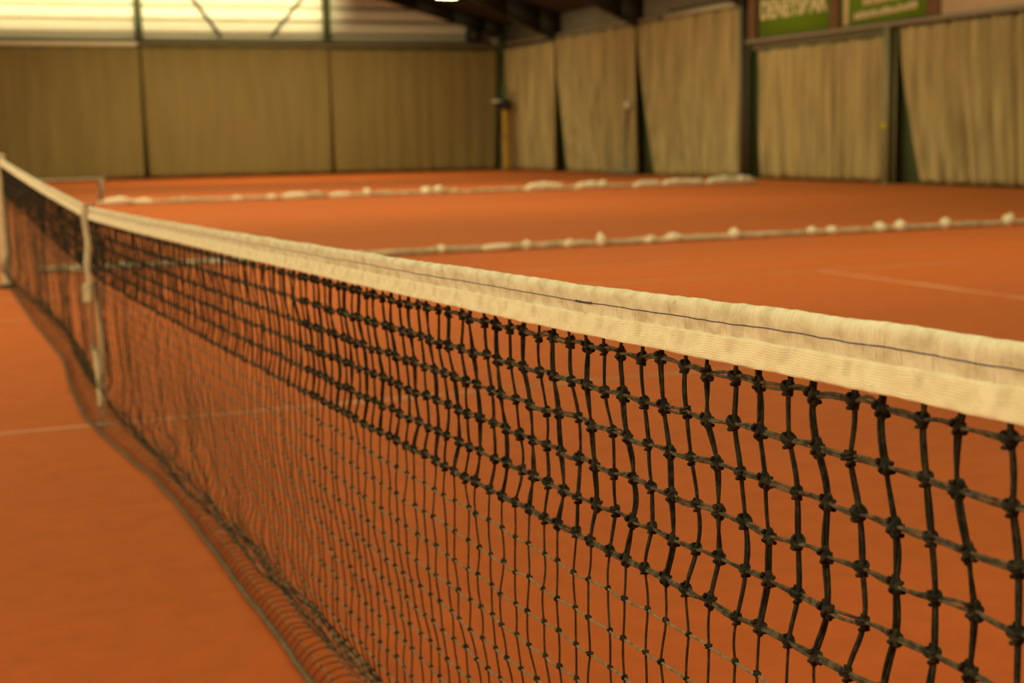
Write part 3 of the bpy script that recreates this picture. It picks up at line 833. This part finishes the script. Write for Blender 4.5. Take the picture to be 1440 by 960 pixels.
dv = MB(); dh = MB(); sv = MB(); sh = MB(); kd = MB(); ks_ = MB()
for zone, m, sd in ((near, 9, 8), (mid, 5, 6), (farm, 3, 4)):
    K = np.nonzero(zone)[0]
    KH = K[K < ncol-1]
    even = idx[K] % 2 == 0
    for r in range(0, NR):
        if r < DR:
            P, t = vpaths(K, r, m, 0.0011)
            ph0 = rng.uniform(0, 2*PI, len(K)); turn = rng.uniform(-0.9, 0.9, len(K))*PI
            ang = np.where(even, 0.25, ph0)[:, None] + np.where(even, 0.25*np.sign(turn), turn)[:, None]*t[None]
            sep = np.where(even[:, None], 0.0012+0.0014*np.sin(PI*t)[None]*rng.uniform(0.1, 1, (len(K), 1)), RV*0.85)
            off = np.stack([np.sin(ang)*sep, np.cos(ang)*sep, 0*sep], -1)
            for s in (1, -1):
                dv.tubes(P+s*off, RV, sd, (0, 1, 0))
        else:
            P, t = vpaths(K, r, m, 0.0011)
            sv.tubes(P, RT, sd if sd > 4 else 4, (0, 1, 0))
    ev = idx[KH] % 2 == 0
    for r in range(1, NR+1):
        if r <= DR:
            # the doubled row cords; row 1 arches up between a T-shaped knot and its neighbour
            lift = np.where(ev, 0.0006, 0.0032) if r == 1 else np.where(ev, -0.0004, 0.0010)
            if r == DR: lift = lift*0-0.0004
            P, t = hpaths(KH, r, m, lift)
            ph0 = rng.uniform(-0.5, 0.5, len(KH)); turn = rng.uniform(-0.7, 0.7, len(KH))*PI
            ang = ph0[:, None]+turn[:, None]*t[None]
            sep = (RH*0.9+0.0009*rng.uniform(0, 1, (len(KH), 1))**2*np.sin(PI*t)[None])
            off = np.stack([np.sin(ang)*sep, 0*sep, np.cos(ang)*sep], -1)
            rr = RH*(1.22 if r == DR else 1.0)
            for s in (1, -1):
                dh.tubes(P+s*off, rr, sd, (1, 0, 0))
        else:
            P, t = hpaths(KH, r, m, np.full(len(KH), -0.0006))
            sh.tubes(P, RTH, sd if sd > 4 else 4, (1, 0, 0))

# ---- knots (templates in metres, front of the net is -X)
def coil(n_turn, ry, rx, pitch, axis_tilt, rr, seg=44, sides=7):
    t = np.linspace(0, 1, seg); a = t*n_turn*2*PI
    p = np.stack([rx*np.cos(a), ry*np.sin(a), (t-0.5)*pitch], -1)
    c, s = math.cos(axis_tilt), math.sin(axis_tilt)
    p = p @ np.array([[1, 0, 0], [0, c, s], [0, -s, c]])
    b = MB(); b.tubes(p[None], rr, sides, (0, 0.31, 1.0)); return b
def merge(parts):
    b = MB()
    for v, f in parts: b.add(v, f)
    return np.concatenate(b.v), np.concatenate(b.f)
def mb(b): return np.concatenate(b.v).astype(float), np.concatenate(b.f)
def shift(vf, d): return vf[0]+np.array(d), vf[1]
TA, TB, TS = [], [], []
for q in range(4):
    w = random.uniform(0.92, 1.1)
    # T-shaped knot: row cord wraps round the upright pair and swells to the far (left) side
    pa = [shift(ellipsoid(0.0036, 0.0044*w, 0.0044, 12, 9), (0, 0.0006, 0.0004)),
          shift(mb(coil(2.2, 0.0056*w, 0.0042, 0.0062, 0.20+0.1*q, 0.00150)), (-0.0006, 0.0010, 0.0012)),
          shift(mb(coil(1.2, 0.0030, 0.0036, 0.0024, -0.3, 0.00155, 26)), (-0.0002, 0.0006, -0.0046)),
          shift(ellipsoid(0.0026, 0.0032, 0.0030, 8, 6), (0.0, 0.0052*w, 0.0010))]
    TA.append(merge(pa))
    # upright knot: upright pair wraps round the row cord, tall and narrow, small curl on the near (right) side
    pb = [ellipsoid(0.0041, 0.0037, 0.0084*w, 12, 9),
          mb(coil(1.6, 0.0036, 0.0046, 0.0104*w, -0.25-0.08*q, 0.00160)),
          shift(mb(coil(1.0, 0.0021, 0.0016, 0.0008, 1.2, 0.00130, 22, 6)), (-0.0010, -0.0056, -0.0008)),
          shift(ellipsoid(0.0028, 0.0030, 0.0026, 8, 6), (-0.001, -0.0042, -0.0010))]
    TB.append(merge(pb))
    ps = [ellipsoid(0.0024, 0.0025, 0.0031*w, 9, 7), shift(mb(coil(1.4, 0.0027, 0.0026, 0.0030, 0.4-0.3*q, 0.00105, 20, 5)), (0, 0, 0)),
          shift(ellipsoid(0.0014, 0.0017, 0.0014, 6, 5), (-0.0006, -0.0028*w, 0.0006))]
    TS.append(merge(ps))
lowA = ellipsoid(0.0046, 0.0060, 0.0054, 7, 6); lowB = ellipsoid(0.0044, 0.0042, 0.0078, 7, 6); lowS = ellipsoid(0.0026, 0.0030, 0.0033, 5, 4)
def rotx(k, sd):
    a = rng.normal(0, sd, k); c = rng.normal(0, sd, k)
    R = np.zeros((k, 3, 3)); ca, sa, cc, sc = np.cos(a), np.sin(a), np.cos(c), np.sin(c)
    R[:, 0, 0] = cc; R[:, 0, 1] = -sc
    R[:, 1, 0] = ca*sc; R[:, 1, 1] = ca*cc; R[:, 1, 2] = -sa
    R[:, 2, 0] = sa*sc; R[:, 2, 1] = sa*cc; R[:, 2, 2] = ca
    return R
for zone, hi in ((near, True), (~near, False)):
    K = np.nonzero(zone)[0]
    for par in (0, 1):
        KK = K[idx[K] % 2 == par]
        for r in range(1, NR+1):
            pos = N[KK, r]
            sc = rng.uniform(0.94, 1.12, (len(KK), 1)) if par == 0 else rng.uniform(1.04, 1.24, (len(KK), 1))
            if r <= DR:
                if hi:
                    T = TA if par == 0 else TB
                    pick = rng.integers(0, 4, len(KK))
                    for q in range(4):
                        mq = pick == q
                        if mq.any(): kd.inst(T[q][0], T[q][1], pos[mq], rotx(mq.sum(), 0.22), sc[mq])
                else:
                    T = lowA if par == 0 else lowB
                    kd.inst(T[0], T[1], pos, rotx(len(KK), 0.2), sc)
            else:
                if hi:
                    pick = rng.integers(0, 4, len(KK))
                    for q in range(4):
                        mq = pick == q
                        if mq.any(): ks_.inst(TS[q][0], TS[q][1], pos[mq]+np.array((0, 0, 0.0008)), rotx(mq.sum(), 0.35), sc[mq])
                else:
                    ks_.inst(lowS[0], lowS[1], pos+np.array((0, 0, 0.0008)), rotx(len(KK), 0.2), sc)

def combine(pairs, name, mats, parent):
    """several MBs with one material each, as ONE mesh"""
    V = []; F = []; MI = []; n0 = 0
    for b_, mi in pairs:
        v = np.concatenate(b_.v); f = np.concatenate(b_.f)
        V.append(v); F.append(f+n0); MI.append(np.full(len(f), mi, np.int32)); n0 += len(v)
    a = MB(); a.add(np.concatenate(V), np.concatenate(F))
    o = a.build(name, mats, parent)
    o.data.polygons.foreach_set('material_index', np.concatenate(MI)); o.data.update()
    return o
combine([(dv, 0), (dh, 1), (kd, 0)], 'double_netting', [M['cord'], M['cord_h']], net)
single = combine([(sv, 0), (sh, 1), (ks_, 2)], 'single_netting', [M['twine'], M['twine_h'], M['cord']], net)
# lower border: bound edge cord with a strip of lashing along the last row
b = MB()
e = N[:, NR].copy()
tt = np.linspace(0, ncol-1, ncol*3)
pe = np.stack([np.interp(tt, np.arange(ncol), e[:, c]) for c in range(3)], -1)
pe[:, 2] = 0.0075; pe[:, 0] -= 0.003
b.tubes(pe[None], 0.0058, 8, (1, 0, 0))
aa = np.linspace(0, ncol*2*PI*1.5, ncol*24)
ti = np.linspace(0, ncol-1, len(aa))
lash = np.stack([np.interp(ti, np.arange(ncol), e[:, 0])-0.003+0.0065*np.cos(aa), np.interp(ti, np.arange(ncol), e[:, 1]), 0.0078+0.0062*np.sin(aa)], -1)
b.tubes(lash[None], 0.0012, 4, (0, 1, 0.2))
b.build('edge_cord', M['hemcord'], net)

# ------------------------------------------------------------------ centre strap
strap = empty('centre_strap', (0, 0, 0)); tag(strap, 'cream webbing strap holding the net down at its middle, hooked to the clay', 'strap')
def ribbon(path, width, ang, th, mat_, name, parent):
    """path list of (x,y,z); ang: direction of the ribbon's width in plan, per point (rad from +Y)"""
    n = len(path); P = np.zeros((n, 5, 3))
    for i, (p, a, w) in enumerate(zip(path, ang, width)):
        d = np.array((-math.sin(a), math.cos(a), 0)); nn = np.array((math.cos(a), math.sin(a), 0))
        p = np.array(p)
        P[i, 0] = p-d*w/2+nn*th; P[i, 1] = p+d*w/2+nn*th; P[i, 2] = p+d*w/2-nn*th; P[i, 3] = p-d*w/2-nn*th; P[i, 4] = P[i, 0]
    return MB().grid(P).build(name, mat_, parent)
zt0 = float(ztop(0.0))
def path(zs, xs): return [(x, 0.0, z) for x, z in zip(xs, zs)]
zc = np.linspace(zt0+0.004, 0.58, 22)
ribbon([(-0.017-0.004*math.sin(k*0.5), 0, z) for k, z in enumerate(zc)], [0.045]*22, [0.42+0.05*math.sin(k*0.6) for k in range(22)], 0.0022, M['webbing'], 'webbing', strap)
zc2 = np.linspace(0.60, 0.32, 14)
ribbon([(-0.016+0.004*k/13, 0, z) for k, z in enumerate(zc2)], [0.030-0.010*math.sin(PI*k/13) for k in range(14)], [0.45-0.30*math.sin(PI*k/13) for k in range(14)], 0.003, M['webdark'], 'twisted_webbing', strap)
zc3 = np.linspace(0.335, 0.085, 16)
ribbon([(-0.012+0.010*k/15+0.006*math.sin(PI*k/15), 0, z) for k, z in enumerate(zc3)], [0.044-0.012*(k/15)**3 for k in range(16)], [0.5-0.1*k/15 for k in range(16)], 0.0022, M['webbing'], 'webbing', strap)
ribbon([(0.016, 0, z) for z in np.linspace(zt0+0.004, 0.10, 14)], [0.045]*14, [0.2]*14, 0.002, M['webbing'], 'back_webbing', strap)
b = MB(); b.box((-0.024, -0.024, zt0+0.002), (0.022, 0.024, zt0+0.007)); b.build('top_loop', M['webbing'], strap, smooth=False)
bk = bevelled(MB().box((-0.012, -0.03, -0.04), (0.012, 0.03, 0.04)).build('buckle', M['webbing'], strap, smooth=False), 0.007, 3)
bk.location = (-0.022, 0, 0.56); bk.rotation_euler = (0, 0, 0.5)
b = MB()
th = np.linspace(0, 2*PI, 25)
b.tubes(np.stack([0.002+0.010*np.cos(th), 0*th, 0.066+0.022*np.sin(th)], -1)[None], 0.003, 8, (0, 1, 0))
b.tubes(np.array([[(0.002, 0, 0.046), (0.004, 0, 0.024), (0.0, 0, 0.006)]]), 0.004, 8, (0, 1, 0))
b.build('hook', M['steel'], strap)
bevelled(MB().box((-0.02, -0.03, 0.0), (0.025, 0.03, 0.006)).build('anchor_plate', M['steel'], strap, smooth=False), 0.002)

# ------------------------------------------------------------------ far net post
r = empty('net_post', (0.0, 6.46, 0)); tag(r, 'cream steel net post at the far end of the net', 'net post')
b = MB(); b.tubes(np.array([[(0, 0, 0.01), (0, 0, 0.5), (0, 0, 1.075)]]), 0.045, 24, (1, 0, 0), cap=True); b.build('tube', M['postpaint'], r)
v, f = ellipsoid(0.047, 0.047, 0.03, 24, 10); b = MB(); b.add(v+np.array((0, 0, 1.085)), f); b.build('cap', M['postpaint'], r)
b = MB(); b.tubes(np.array([[(0, 0, 0.0), (0, 0, 0.02), (0, 0, 0.035)]]), 0.075, 24, (1, 0, 0), cap=True); b.build('ground_collar', M['darkmetal'], r)
for z in (0.25, 0.62, 0.96):
    b = MB(); b.tubes(np.array([[(-0.048, -0.0, z), (-0.052, -0.03, z-0.012), (-0.03, -0.055, z)]]), 0.004, 6, (0, 0, 1)); b.build('lacing_hook', M['steel'], r)

# ------------------------------------------------------------------ light
WARM = (1.0, 0.86, 0.41)
def area(name, loc, sx, sy, power, col=WARM, rot=(0, 0, 0)):
    l = bpy.data.lights.new(name, 'AREA'); l.shape = 'RECTANGLE'; l.size = sx; l.size_y = sy; l.energy = power; l.color = col
    o = bpy.data.objects.new(name, l); C.objects.link(o); o.location = loc; o.rotation_euler = rot
    return o
area('lamp_row', (-3, -7.6, 6.0), 26, 0.5, 850)
area('lamp_row', (2, 4.6, 6.0), 27, 0.5, 830)
area('lamp_row', (3, 16.6, 6.5), 22, 0.5, 850)
area('lamp_row', (4, 25.0, 6.1), 23, 0.5, 1000)
area('lamp_row', (9.5, 38.0, 6.0), 11, 0.5, 620)
area('side_fill', (-16, 2.0, 5.0), 0.5, 18, 1560, rot=(0, math.radians(-62), 0))  # unseen fill added to brighten the headband and right curtains
area('side_fill', (-16, 24.0, 5.0), 0.5, 18, 700, rot=(0, math.radians(-70), 0))  # second added fill, for the right curtains and farther floor
a = area('cladding_fill', (4.0, 39.4, 5.75), 18, 0.2, 170, rot=(math.radians(90), 0, 0))  # unseen narrow light added to brighten only the upper cladding
a.data.spread = math.radians(34)

w = bpy.data.worlds.new('hall_air'); bpy.context.scene.world = w; w.use_nodes = True
w.node_tree.nodes['Background'].inputs[0].default_value = (1.0, 0.75, 0.42, 1)
w.node_tree.nodes['Background'].inputs[1].default_value = 0.12

# ------------------------------------------------------------------ camera
cam = bpy.data.cameras.new('camera'); co = bpy.data.objects.new('camera', cam); C.objects.link(co)
yaw, pitch, roll = math.radians(22.3387), math.radians(8.0865), math.radians(1.0358)
fw = Vector((math.sin(yaw)*math.cos(pitch), math.cos(yaw)*math.cos(pitch), -math.sin(pitch)))
rt = Vector((math.cos(yaw), -math.sin(yaw), 0)); up = rt.cross(fw)
r2 = math.cos(roll)*rt-math.sin(roll)*up; u2 = math.sin(roll)*rt+math.cos(roll)*up
R = Matrix((r2, u2, -fw)).transposed()
co.matrix_world = Matrix.Translation((-0.6559, -6.1582, 1.1682)) @ R.to_4x4()
cam.sensor_width = 36; cam.lens = 50.49; cam.clip_start = 0.02; cam.clip_end = 200
cam.dof.use_dof = True; cam.dof.focus_distance = 1.38; cam.dof.aperture_fstop = 7.4
sc = bpy.context.scene
sc.camera = co
sc.view_settings.view_transform = 'Standard'; sc.view_settings.look = 'None'
sc.view_settings.exposure = 0.0; sc.view_settings.gamma = 1.0; sc.view_settings.use_curve_mapping = False
sc.cycles.use_denoising = True
